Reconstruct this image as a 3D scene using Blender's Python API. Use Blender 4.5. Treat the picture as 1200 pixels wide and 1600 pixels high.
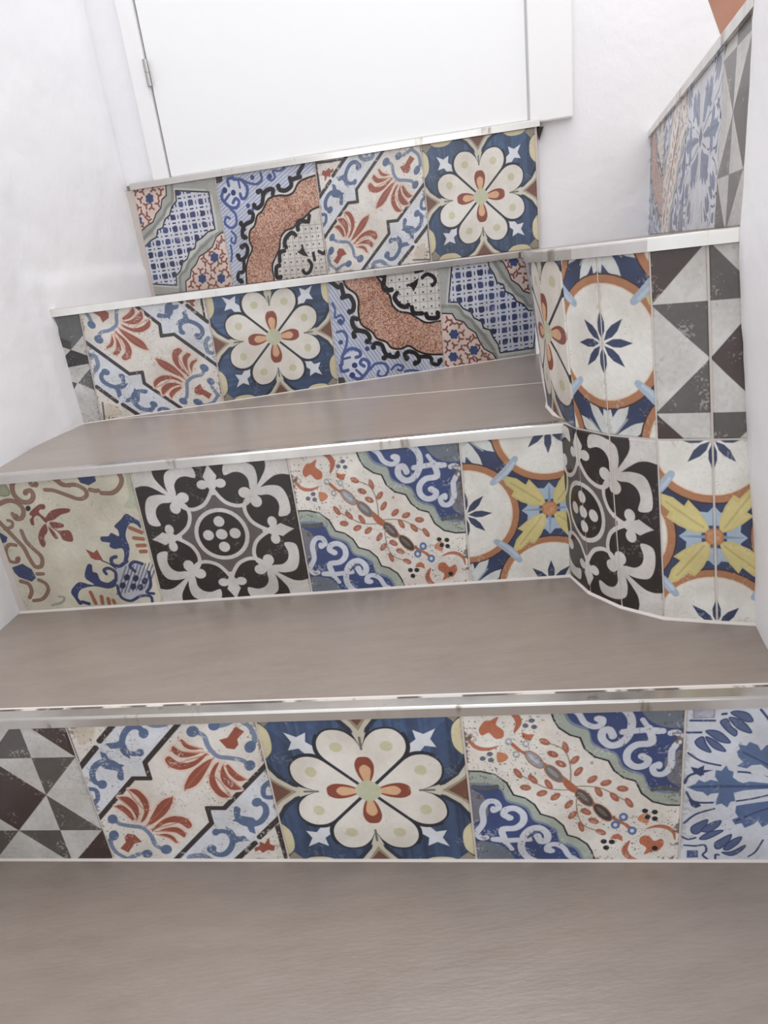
import bpy, math, random
import numpy as np
from mathutils import Matrix, Vector, noise

for o in list(bpy.data.objects): bpy.data.objects.remove(o)
scene = bpy.context.scene
COL = scene.collection

# ---------------------------------------------------------------- camera, light, exposure
EYE = 0.585                                   # lens height above the lowest tread in view
F_PX, PITCH, ROLL = 1012.6, math.radians(20.736), math.radians(-7.095)
_up = Vector((0, math.sin(PITCH), math.cos(PITCH))); _rt = Vector((1, 0, 0)); FWD = Vector((0, math.cos(PITCH), -math.sin(PITCH)))
RGT = math.cos(ROLL)*_rt+math.sin(ROLL)*_up; UPV = -math.sin(ROLL)*_rt+math.cos(ROLL)*_up
cam = bpy.data.cameras.new('camera'); cam_o = bpy.data.objects.new('camera', cam); COL.objects.link(cam_o)
cam.sensor_fit = 'VERTICAL'; cam.sensor_height = 24.0; cam.lens = F_PX*24.0/1600.0
cam.clip_start = 0.01
cam_o.matrix_world = Matrix(((RGT.x, UPV.x, -FWD.x, 0), (RGT.y, UPV.y, -FWD.y, 0), (RGT.z, UPV.z, -FWD.z, EYE), (0, 0, 0, 1)))
scene.camera = cam_o

world = bpy.data.worlds.new('world'); scene.world = world; world.use_nodes = True
bg = world.node_tree.nodes['Background']; bg.inputs['Color'].default_value = (0.95, 0.97, 1.0, 1); bg.inputs['Strength'].default_value = 1.15

def area(name, loc, aim, size, power, col):
    l = bpy.data.lights.new(name, 'AREA'); l.shape = 'RECTANGLE'; l.size, l.size_y = size; l.energy = power; l.color = col
    o = bpy.data.objects.new(name, l); COL.objects.link(o); o.location = loc
    o.rotation_euler = (Vector(aim)-Vector(loc)).to_track_quat('-Z', 'Y').to_euler(); return o
area('skylight', (0.1, 1.0, 3.0), (0.0, 1.0, 0.6), (1.3, 1.0), 24, (1.0, 0.99, 0.98))
area('fill_light', (-1.1, -1.6, 1.7), (0.1, 0.8, 0.35), (1.4, 1.6), 9, (1.0, 0.99, 0.97))  # fill lamp added behind the camera to brighten the right wall and risers
area('landing_window', (1.15, 1.02, 1.75), (-.5, .85, .45), (0.7, 0.9), 4.5, (1.0, 0.99, 0.98))

vs = scene.view_settings
vs.view_transform = 'Standard'; vs.look = 'None'; vs.gamma = 1.0; vs.exposure = 0.10; vs.use_curve_mapping = False
# ---------------------------------------------------------------- tile prints
# Each printed tile design is drawn by code (polygons, strokes, ellipses) into
# a small picture held in memory; nothing is loaded from disk.
S = 440

def hom(src, dst):
    A = []
    for (x, y), (u, v) in zip(src, dst):
        A.append([x, y, 1, 0, 0, 0, -u*x, -u*y, -u]); A.append([0, 0, 0, x, y, 1, -v*x, -v*y, -v])
    return np.linalg.svd(np.array(A, float))[2][-1].reshape(3, 3)

def spline(P, closed, n=6):
    P = np.asarray(P, float)
    if len(P) < 3: return P
    N = len(P); out = []
    for i in range(N if closed else N-1):
        if closed: p0, p1, p2, p3 = P[i-1], P[i], P[(i+1) % N], P[(i+2) % N]
        else: p0, p1, p2, p3 = P[max(i-1, 0)], P[i], P[i+1], P[min(i+2, N-1)]
        for t in np.arange(n)/n:
            out.append(.5*((2*p1)+(p2-p0)*t+(2*p0-5*p1+4*p2-p3)*t*t+(3*p1-p0-3*p2+p3)*t**3))
    if not closed: out.append(P[-1])
    return np.array(out)

def vnoise(n, seed, size=None):
    size = size or S
    g = np.random.RandomState(seed).rand(n+2, n+2)
    c = np.linspace(0, n, size, endpoint=False); i = c.astype(int); t = c-i; t = t*t*(3-2*t)
    a = g[i][:, i]; b = g[i][:, i+1]; cc = g[i+1][:, i]; dd = g[i+1][:, i+1]
    return (a*(1-t)[None, :]+b*t[None, :])*(1-t)[:, None]+(cc*(1-t)[None, :]+dd*t[None, :])*t[:, None]

ID = (1, 0, 0, 1)
R90 = (0, -1, 1, 0); R180 = (-1, 0, 0, -1); R270 = (0, 1, -1, 0)
ROT4 = (ID, R90, R180, R270)
MIR = (-1, 0, 0, 1)
def mul(a, b): return (a[0]*b[0]+a[1]*b[2], a[0]*b[1]+a[1]*b[3], a[2]*b[0]+a[3]*b[2], a[2]*b[1]+a[3]*b[3])
D4 = ROT4+tuple(mul(q, MIR) for q in ROT4)

class Canvas:
    def __init__(s, col, src=None, z0=(0, 0), zs=1.0, v=(0, 1)):
        s.im = np.ones((S, S, 3))*np.array(col, float); s.H = None; s.ws = 1.0; s.sym = (ID,)
        s.src(src, z0, zs, v)
    def src(s, src, z0=(0, 0), zs=1.0, v=(0, 1)):
        # src: tile corners TL TR BR BL in photo pixels; shapes come in coordinates of a crop at z0 scaled by zs
        s.H = None; s.ws = 1.0
        if src is not None:
            q = [((x-z0[0])*zs, (y-z0[1])*zs) for x, y in src]
            s.H = hom(q, [(0, v[1]), (1, v[1]), (1, v[0]), (0, v[0])])
            s.ws = 2.0/(math.dist(q[0], q[1])+math.dist(q[2], q[3]))
        return s
    def m(s, P):
        P = np.asarray(P, float).reshape(-1, 2)
        if s.H is None: return P
        h = np.c_[P, np.ones(len(P))]@s.H.T
        return h[:, :2]/h[:, 2:]
    def each(s, P):
        for a, b, c, e in s.sym:
            q = P-.5
            yield np.c_[a*q[:, 0]+b*q[:, 1], c*q[:, 0]+e*q[:, 1]]+.5
    def win(s, P, pad):
        lo = np.floor((P.min(0)-pad)*S).astype(int); hi = np.ceil((P.max(0)+pad)*S).astype(int)+1
        x0, y0 = np.clip(lo, 0, S); x1, y1 = np.clip(hi, 0, S)
        if x1 <= x0 or y1 <= y0: return None
        X, Y = np.meshgrid((np.arange(x0, x1)+.5)/S, (np.arange(y0, y1)+.5)/S)
        return (slice(y0, y1), slice(x0, x1)), X, Y
    def put(s, sl, a, col):
        a = (a*1.0)[..., None]; s.im[sl] = s.im[sl]*(1-a)+np.array(col, float)*a
    def seg(s, P, closed, X, Y, W=None):
        dist = np.full(X.shape, 9.0); ins = np.zeros(X.shape, bool); N = len(P)
        for i in range(N if closed else N-1):
            ax, ay = P[i]; bx, by = P[(i+1) % N]; ex, ey = bx-ax, by-ay; L = ex*ex+ey*ey+1e-12
            t = np.clip(((X-ax)*ex+(Y-ay)*ey)/L, 0, 1)
            q = np.hypot(X-ax-t*ex, Y-ay-t*ey)
            if W is not None: q = q-(W[i]+(W[(i+1) % N]-W[i])*t)
            dist = np.minimum(dist, q)
            if closed:
                c = (ay > Y) != (by > Y)
                if by != ay: ins ^= c & (X < (bx-ax)*(Y-ay)/(by-ay)+ax)
        return dist, ins
    def poly(s, P, col, smooth=False, line=None, lw=0, alpha=1.0, n=4, clip=None):
        Q = s.m(P)
        if smooth: Q = spline(Q, True, n)
        for q in s.each(Q):
            w = s.win(q, .01+lw*s.ws)
            if w is None: continue
            sl, X, Y = w; dist, ins = s.seg(q, True, X, Y)
            sd = np.where(ins, -dist, dist)
            if col is not None: s.put(sl, np.clip(.5-sd*S, 0, 1)*alpha, col)
            if line is not None: s.put(sl, np.clip(.5-(dist-lw*s.ws/2)*S, 0, 1), line)
    def stroke(s, P, w, col, smooth=True, w2=None, w1=None, closed=False, alpha=1.0, n=5):
        Q = s.m(P)
        if smooth: Q = spline(Q, closed, n)
        N = len(Q); W = np.full(N, w*s.ws/2.)
        t = np.linspace(0, 1, N)
        if w2 is not None: W = (w+(w2-w)*t)*s.ws/2
        if w1 is not None: W = (w1+(w-w1)*np.sin(np.pi*t))*s.ws/2
        for q in s.each(Q):
            r = s.win(q, .01+W.max())
            if r is None: continue
            sl, X, Y = r; dist, _ = s.seg(q, closed, X, Y, W)
            s.put(sl, np.clip(.5-dist*S, 0, 1)*alpha, col)
    def ell(s, c, rx, ry, ang, col, alpha=1.0, ring=None):
        t = np.linspace(0, 2*math.pi, 21)[:-1]; ca, sa = math.cos(math.radians(ang)), math.sin(math.radians(ang))
        P = [(c[0]+rx*math.cos(k)*ca-ry*math.sin(k)*sa, c[1]+rx*math.cos(k)*sa+ry*math.sin(k)*ca) for k in t]
        if ring: s.stroke(P, ring, col, False, closed=True)
        else: s.poly(P, col, alpha=alpha)
    def dots(s, L, r, col):
        for c in L: s.ell(c, r, r, 0, col)
    def finish(s, seed, wear=.5, stain=.3, tone=.10, wcol=(214, 209, 204), scol=(92, 80, 70)):
        im = s.im
        im *= (1-tone/2+tone*(.6*vnoise(9, seed)+.4*vnoise(60, seed+1)))[..., None]
        sp = np.clip((vnoise(110, seed+2)*.6+vnoise(14, seed+3)*.55-.80)*7, 0, 1)*wear
        s.im = im = im*(1-sp[..., None])+np.array(wcol, float)*sp[..., None]
        e = np.minimum.outer(np.minimum(np.arange(S), S-1-np.arange(S)), np.full(S, S))*1.0
        e = np.minimum(np.minimum(np.arange(S), S-1-np.arange(S))[:, None], np.minimum(np.arange(S), S-1-np.arange(S))[None, :])/S
        st = np.clip((vnoise(22, seed+4)*.5+vnoise(90, seed+5)*.45+.42*np.exp(-e/.035)-.77)*5, 0, 1)*stain
        im = im*(1-st[..., None])+np.array(scol, float)*st[..., None]
        g = im@np.array((.30, .59, .11)); im = im*.78+(g*.22)[..., None]      # faded glaze
        k = (np.clip((vnoise(150, seed+6)-.84)*9, 0, 1)*np.clip((vnoise(7, seed+7)-.45)*4, 0, 1)*min(1, stain*1.5))[..., None]
        im = im*(1-k)+np.array((74, 64, 58))*k
        return np.clip(im/255., 0, 1)

Z4 = 4.0; Z3 = 1200/380.

def design_palmette():
    c = Canvas((221, 214, 206)); c.sym = (ID, R180)
    c.src([(98.7, 1133.7), (396.3, 1126), (451.7, 1342.8), (178.7, 1343.7)], (90, 1080), Z3, (.03, .955))
    bl, b2, dk, rd, pe = (86, 108, 150), (116, 134, 166), (58, 50, 50), (160, 76, 56), (226, 186, 164)
    c.poly([(285, 130), (700, 100), (440, 355), (470, 430), (375, 440), (200, 640), (60, 420)], (210, 214, 223))
    c.stroke([(300, 140), (205, 250)], 27, dk, False); c.stroke([(188, 282), (105, 385)], 27, dk, False)
    c.stroke([(30, 165), (100, 345)], 16, (112, 104, 98), False); c.stroke([(-20, 150), (180, 160)], 14, (112, 104, 98), False)
    c.stroke([(660, 90), (432, 355), (458, 432), (375, 432), (180, 660)], 24, dk, False)
    # corner flower
    c.sym = (ID,)
    c.poly([(975, 770), (1000, 760), (1000, 740), (1025, 750), (1045, 718), (1050, 752), (1075, 760), (1070, 785), (1040, 780), (1015, 795), (1000, 780), (978, 790)], rd)
    c.stroke([(1085, 670), (1135, 835)], 22, dk, False); c.stroke([(890, 829), (1140, 829)], 14, dk, False)
    c.poly([(60, 180), (130, 170), (180, 185), (170, 240), (110, 270), (90, 230)], (196, 178, 152), True, alpha=.6)
    c.sym = (ID, R180)
    # scrolls in the side band
    c.stroke([(425, 212), (400, 184), (360, 182), (330, 210), (318, 255), (335, 292), (370, 312), (408, 306)], 32, bl, w2=26)
    c.ell((424, 212), 25, 25, 0, bl); c.ell((408, 306), 19, 19, 0, bl)
    c.poly([(235, 262), (290, 255), (325, 235), (340, 280), (362, 338), (325, 318), (300, 285), (262, 288)], bl)
    c.stroke([(222, 462), (185, 448), (172, 408), (190, 368), (230, 350), (280, 358), (308, 390), (313, 430)], 30, bl)
    c.ell((222, 462), 24, 22, 0, bl); c.ell((312, 420), 17, 17, 0, bl)
    c.poly([(208, 300), (238, 310), (262, 350), (332, 368), (295, 395), (230, 385), (205, 360), (222, 345)], bl)
    c.stroke([(150, 485), (190, 490), (200, 530), (180, 555)], 24, bl)
    c.stroke([(425, 150), (470, 172), (530, 165), (540, 140)], 30, b2)
    # palmette: peach ground then petals
    petals = [[(440, 668), (466, 605), (510, 540), (572, 518), (577, 548), (548, 604), (490, 652)],
              [(345, 485), (400, 484), (452, 535), (462, 590), (440, 640), (412, 655), (410, 640), (425, 588), (398, 530)],
              [(295, 522), (350, 518), (400, 558), (412, 608), (396, 650), (378, 638), (365, 585), (330, 552)],
              [(280, 568), (322, 558), (368, 592), (388, 632), (372, 642), (330, 605)],
              [(465, 682), (520, 630), (590, 610), (650, 628), (674, 664), (648, 682), (600, 654), (540, 658), (482, 692)],
              [(488, 692), (540, 670), (600, 668), (642, 700), (632, 726), (590, 703), (540, 694)],
              [(494, 706), (540, 698), (582, 714), (602, 745), (590, 754), (550, 726)]]
    for p in petals: c.poly(p, rd, True, (224, 200, 184), 13)
    for p in petals: c.stroke([p[0], tuple(np.mean(p, 0)), p[3]], 8, (186, 104, 78), alpha=.6)
    c.stroke([(275, 628), (310, 655), (370, 666), (425, 675), (468, 715), (492, 762), (540, 780)], 25, b2)
    c.ell((275, 632), 25, 23, 0, bl); c.ell((542, 780), 28, 23, 0, bl)
    c.poly([(350, 703), (385, 708), (422, 743), (385, 752), (355, 796), (315, 776), (342, 745), (335, 722)], rd)
    c.stroke([(282, 708), (266, 745), (295, 795), (350, 826)], 24, b2); c.ell((282, 712), 25, 25, 0, bl)
    c.stroke([(445, 800), (400, 806), (350, 830)], 24, b2); c.ell((448, 802), 26, 20, 0, bl)
    return c.finish(3, .65, .55)

def design_daisy():
    c = Canvas((64, 88, 130)); c.sym = (ID,)
    st = vnoise(70, 5); st = st[0][None, :]*.7+vnoise(30, 6)*.3
    c.im *= (.78+.42*st)[..., None]
    c.im *= np.where(vnoise(3, 9) > .5, 1.0, .88)[..., None]
    U = lambda P: [(x+.5, y+.5) for x, y in P]
    c.sym = ROT4
    gr, wh = (150, 152, 138), (222, 216, 206)
    # corner greys, yellow half moons
    c.poly(U([(.38, .5), (.44, .43), (.5, .37), (.52, .52)]), (148, 138, 118))
    for q in (U([(.22, .52), (.25, .468), (.32, .452), (.40, .465), (.43, .52)]), U([(.52, .22), (.468, .25), (.452, .32), (.465, .40), (.52, .43)])):
        c.poly(q, (200, 184, 138), True, (52, 58, 70), .014); c.poly([(a*.96+.03, b*.96+.03) for a, b in q], (212, 200, 156), True)
    # cusps
    c.stroke(U([(-.25, .535), (-.12, .47), (-.05, .39), (0, .27)]), .046, (44, 54, 74), w2=.02)
    c.stroke(U([(.25, .535), (.12, .47), (.05, .39), (0, .27)]), .046, (44, 54, 74), w2=.02)
    c.poly(U([(-.21, .53), (-.09, .455), (-.035, .385), (0, .275), (.035, .385), (.09, .455), (.21, .53)]), (206, 200, 182))
    c.poly(U([(-.13, .53), (-.055, .455), (0, .37), (.055, .455), (.13, .53)]), (160, 146, 122))
    c.poly(U([(-.10, .53), (-.045, .46), (0, .40), (.045, .46), (.10, .53)]), (122, 76, 60))
    # fleur tips on the diagonals
    c.poly(U([(.22, .22), (.238, .285), (.272, .312), (.262, .368), (.312, .342), (.372, .372), (.342, .312), (.368, .262), (.312, .272), (.285, .238)]), (214, 218, 226))
    # petals (hearts)
    heart = U([(0, .0), (.09, .092), (.165, .172), (.215, .245), (.215, .32), (.165, .375), (.085, .372), (.03, .325), (0, .272), (-.03, .325), (-.085, .372), (-.165, .375), (-.215, .32), (-.215, .245), (-.165, .172), (-.09, .092)])
    c.poly(heart, wh, True, (40, 44, 56), .02)
    c.poly(heart, wh, True)
    c.poly(U([(-.035, .36), (0, .262), (.035, .36)]), (206, 200, 182)); c.stroke(U([(0, .26), (0, .33)]), .012, (110, 108, 100))
    c.stroke(U([(.02, .02), (.20, .20)]), .017, (44, 46, 56), False)
    c.stroke(U([(.17, .17), (.225, .235), (.232, .30), (.215, .35)]), .016, (40, 44, 56)); c.stroke(U([(.17, .17), (.235, .225), (.30, .232), (.35, .215)]), .016, (40, 44, 56))
    c.ell((.5+.125, .5+.275), .032, .030, 0, (200, 196, 156)); c.ell((.5-.125, .5+.275), .032, .030, 0, (200, 196, 156))
    c.poly(U([(0, .04), (.035, .09), (.048, .16), (.03, .205), (0, .213), (-.03, .205), (-.048, .16), (-.035, .09)]), (150, 66, 46), True)
    c.poly(U([(0, .03), (.022, .09), (.028, .14), (0, .165), (-.028, .14), (-.022, .09)]), (222, 168, 122), True)
    c.poly(U([(.065, 0), (.045, .045), (0, .062), (-.045, .045), (-.065, 0), (0, -.02)]), (190, 192, 158), True)
    return c.finish(11, .22, .10, .06)

def design_garland():
    c = Canvas((224, 217, 208)); c.sym = (ID, R180)
    c.src([(719.3, 1118), (1072.5, 1107.5), (1061, 1343.8), (744.6, 1343.5)], (700, 1080), Z3, (.03, .955))
    out = [(500, 95), (520, 150), (545, 190), (600, 225), (650, 238), (672, 290), (720, 330), (790, 350), (818, 398), (865, 432), (925, 448), (955, 508), (1010, 548), (1080, 564), (1180, 566)]
    lt, bl, b2 = (203, 208, 222), (58, 76, 134), (92, 110, 160)
    c.poly(out+[(1240, 560), (1240, 40), (500, 40)], (160, 172, 160), line=(40, 40, 42), lw=9)
    c.poly([(560, 95), (590, 160), (640, 190), (690, 205), (705, 265), (760, 300), (825, 322), (850, 380), (905, 408), (960, 425), (985, 480), (1050, 505), (1180, 510), (1240, 500), (1240, 40), (560, 40)], (120, 134, 156), True)
    c.poly([(575, 95), (610, 160), (690, 195), (712, 255), (765, 290), (830, 312), (862, 372), (905, 395), (965, 415), (990, 470), (1050, 495), (1180, 480), (1240, 470), (1240, 40), (575, 40)], bl, True)
    c.poly([(1080, 330), (1240, 300), (1240, 520), (1130, 470), (1080, 430)], (128, 124, 126), True, alpha=.8)
    c.poly([(960, 60), (1240, 60), (1240, 170), (1100, 190), (990, 150)], (120, 128, 132), True, alpha=.8)
    for P, w in (([(580, 85), (640, 118), (672, 165), (720, 185), (757, 172), (762, 148), (735, 146)], 32),
                 ([(800, 70), (870, 100), (905, 150), (895, 215), (855, 262), (800, 275), (760, 245), (762, 208), (795, 200), (812, 228)], 40),
                 ([(860, 210), (985, 200), (1060, 205)], 34), ([(990, 190), (1005, 260), (930, 272), (886, 306), (884, 350), (922, 378), (970, 372), (986, 345), (955, 328)], 38),
                 ([(960, 150), (1000, 200), (1040, 210)], 26), ([(1100, 215), (1130, 212), (1150, 240), (1105, 300), (1100, 370), (1065, 412), (1022, 412), (1010, 382), (1040, 366)], 34)):
        c.stroke(P, w, lt)
    c.dots([(745, 148), (808, 228), (962, 330), (1040, 372)], 18, lt)
    c.stroke([(1010, 490), (1060, 480), (1130, 490)], 26, (88, 92, 96))
    # garland
    tn = (150, 138, 116)
    c.stroke([(600, 475), (604, 400), (590, 330), (560, 290), (500, 266)], 7, tn); c.stroke([(600, 475), (690, 474), (760, 485), (830, 520), (890, 550)], 7, tn)
    rust = (172, 98, 74)
    for x, y, a in ((475, 258, 20), (515, 318, 18), (555, 365, 22), (578, 285, 70), (623, 347, -40), (642, 402, -45), (710, 440, -30), (778, 457, -15), (860, 485, 4), (742, 500, 55), (820, 525, 42), (893, 553, 50)):
        c.ell((x, y), 29, 15, a, rust); c.ell((x-2, y-2), 15, 6, a, (192, 120, 94))
    c.stroke([(360, 305), (470, 370), (600, 478), (720, 570), (850, 650)], 16, (176, 104, 74))
    c.sym = (ID,)
    for x, y, k in ((425, 345, (150, 152, 160)), (520, 412, (118, 112, 112)), (670, 528, (92, 80, 76)), (762, 600, (74, 62, 56))):
        c.ell((x, y), 60, 29, 40, (170, 112, 84)); c.ell((x, y), 54, 24, 40, k); c.ell((x-4, y-4), 36, 10, 40, tuple(min(255, q+34) for q in k))
    c.ell((600, 475), 42, 18, 40, (184, 98, 66))
    c.sym = (ID, R180)
    # end flowers
    org = (196, 104, 70)
    c.stroke([(98, 225), (112, 265), (150, 290), (200, 294), (245, 280)], 24, (190, 108, 80), w1=6)
    c.stroke([(275, 105), (325, 125), (346, 165), (325, 212)], 34, (186, 98, 70), w1=8)
    c.poly([(150, 200), (175, 160), (205, 155), (245, 138), (235, 175), (272, 205), (268, 238), (230, 242), (200, 215), (165, 228)], org, True)
    c.poly([(360, 210), (390, 222), (425, 222), (410, 245), (385, 252), (365, 238)], org); c.poly([(240, 312), (270, 312), (296, 330), (280, 352), (245, 358)], (204, 124, 84), True)
    c.stroke([(315, 270), (350, 300)], 20, org)
    c.sym = (ID,)
    for L, k in (([(380, 180), (410, 155), (423, 186), (205, 318), (170, 340), (210, 347)], (98, 106, 124)), ([(972, 592), (1020, 598), (985, 622), (1020, 630), (768, 740), (808, 742), (780, 770), (1020, 772)], (40, 38, 42))):
        for q in L: c.ell(q, 15, 11, 0, k)
    for q in ((297, 258), (383, 268), (335, 320)): c.ell(q, 18, 18, 0, (164, 172, 180)); c.ell(q, 9, 9, 0, (220, 216, 212))
    for q in ((865, 622), (825, 660), (908, 688)): c.ell(q, 23, 20, 0, (86, 116, 172)); c.ell(q, 10, 9, 0, (208, 214, 226))
    return c.finish(21, .5, .8)

def design_tulip():
    c = Canvas((205, 210, 222)); c.sym = (ID, MIR)
    c.src([(1072.5, 1107.5), (1465.3, 1094.2), (1408.4, 1345.3), (1061, 1344)], (900, 1060), Z4, (.03, .955))
    bl, b2, lv = (54, 70, 116), (84, 112, 160), (172, 172, 194)
    spear = [(690, 685), (745, 665), (765, 640), (800, 655), (840, 640), (885, 650), (865, 620), (870, 580), (905, 585), (935, 550), (950, 580), (980, 590), (975, 625), (1010, 650), (1040, 660), (1080, 650), (1280, 670), (1280, 690), (1100, 700), (1040, 705), (980, 720), (990, 770), (960, 775), (940, 810), (905, 785), (870, 795), (875, 760), (890, 720), (840, 725), (820, 740), (790, 715), (750, 710)]
    c.poly(spear, b2); c.stroke([(720, 685), (900, 680), (1280, 682)], 16, bl, w2=30, alpha=.7)
    c.poly([(1000, 465), (1020, 450), (1010, 420), (1060, 430), (1080, 405), (1130, 425), (1150, 460), (1180, 430), (1230, 400), (1270, 440), (1300, 420), (1330, 600), (1250, 610), (1200, 580), (1150, 545), (1090, 550), (1060, 570), (1000, 555), (1040, 530), (1010, 500)], b2)
    c.stroke([(1040, 470), (1140, 520), (1300, 600)], 14, bl, alpha=.8)
    c.poly([(995, 800), (1050, 790), (1120, 780), (1200, 770), (1280, 740), (1320, 760), (1290, 900), (1240, 880), (1200, 910), (1160, 930), (1130, 890), (1110, 910), (1050, 935), (1030, 905), (990, 915), (970, 885), (1010, 870), (990, 840)], (80, 104, 156))
    c.stroke([(1000, 890), (1120, 840), (1280, 790)], 16, (50, 64, 116), alpha=.8)
    for p in ([(965, 225), (1010, 215), (1070, 230), (1100, 275), (1060, 280), (1010, 255)], [(955, 255), (1010, 265), (1060, 300), (1090, 350), (1020, 330), (975, 290)], [(900, 280), (940, 265), (965, 310), (1000, 340), (990, 370), (950, 345), (915, 310)],
              [(810, 340), (860, 335), (910, 355), (960, 410), (900, 405), (850, 375)], [(810, 375), (860, 395), (905, 430), (930, 465), (870, 450), (830, 415)], [(745, 400), (790, 375), (810, 420), (840, 470), (790, 455), (755, 430)],
              [(720, 930), (770, 900), (820, 885), (800, 930), (760, 970), (725, 965)], [(780, 950), (830, 910), (900, 890), (880, 930), (820, 960)], [(770, 1000), (830, 960), (915, 950), (870, 980), (810, 1005)],
              [(865, 1030), (890, 1010), (965, 975), (950, 1020), (900, 1060), (870, 1060)], [(920, 1060), (970, 1010), (1030, 990), (1010, 1030), (950, 1070)], [(910, 1085), (970, 1080), (1055, 1040), (1030, 1075), (970, 1105)]):
        c.poly(p, (82, 100, 146), True, bl, 9)
    for P, w in (([(700, 475), (780, 525), (900, 552)], 14), ([(715, 275), (865, 275)], 16), ([(695, 350), (780, 348)], 16), ([(1150, 205), (1200, 270), (1225, 330)], 15), ([(912, 235), (935, 232)], 18),
                 ([(680, 660), (700, 620), (745, 600), (790, 605)], 18), ([(690, 715), (720, 765), (770, 780), (850, 780)], 16), ([(1010, 590), (1100, 600), (1280, 650)], 15), ([(1000, 770), (1100, 755), (1280, 715)], 14),
                 ([(675, 905), (750, 850), (860, 818)], 15), ([(665, 990), (700, 1005), (745, 995)], 15), ([(675, 1040), (740, 1045), (800, 1040), (812, 1075), (790, 1100), (820, 1125)], 15), ([(1165, 1010), (1120, 1080), (1075, 1110)], 13), ([(870, 1130), (870, 1100), (890, 1100)], 15)):
        c.stroke(P, w, bl)
    c.poly([(715, 560), (760, 570), (800, 550), (795, 580), (855, 580), (790, 600), (780, 620), (735, 595)], bl); c.poly([(700, 760), (720, 800), (745, 815), (780, 800), (760, 775)], bl)
    c.poly([(735, 205), (865, 200), (860, 255), (735, 260)], lv, line=(140, 142, 176), lw=10); c.poly([(692, 1072), (760, 1072), (762, 1115), (692, 1118)], (76, 92, 138))
    c.src(None); c.sym = ROT4
    c.stroke([(.5, .53), (.53, .62), (.58, .70)], .02, (205, 210, 222)); c.ell((.5, .5), .03, .05, 0, bl)
    return c.finish(31, .3, .22)

def design_hourglass():
    c = Canvas((200, 198, 195))
    c.poly([(.30, 1.02), (1.1, 1.02), (1.02, .74), (.885, .62), (.72, .73), (.30, .90)], (98, 98, 100)); c.poly([(.30, .95), (.60, .86), (.90, .68), (.885, .62), (.72, .71), (.30, .88)], (66, 66, 68))
    c.poly([(.885, .62), (1.02, .545), (1.02, .497), (.74, .483), (.79, .54)], (48, 47, 49))
    c.poly([(.883, .355), (1.02, .475), (1.02, .265)], (96, 96, 96)); c.poly([(.877, .355), (.76, .41), (.70, .33), (.82, .28)], (82, 82, 84))
    return c.finish(46, .35, .3, .2)

def design_pinwheel():
    c = Canvas((196, 193, 188)); g, b = (90, 83, 79), (70, 53, 49)
    for i in range(-1, 3):
        for j in range(-1, 4):
            x, y = .25+.5*i, .5*j
            n = (i+j) % 2 == 1            # the two ways round
            h = .25
            W = {'L': [(-h, -h), (-h, h)], 'UL': [(-h, h), (0, h)], 'UR': [(0, h), (h, h)], 'R': [(h, h), (h, -h)], 'DR': [(h, -h), (0, -h)], 'DL': [(0, -h), (-h, -h)]}
            dark = ('R', 'UL', 'DL') if n else ('L', 'UR', 'DR')
            for k in dark:
                c.poly([(x, y)]+[(x+p, y+q) for p, q in W[k]], b if k in 'LR' else g)
    return c.finish(41, .45, .18, .16)

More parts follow.
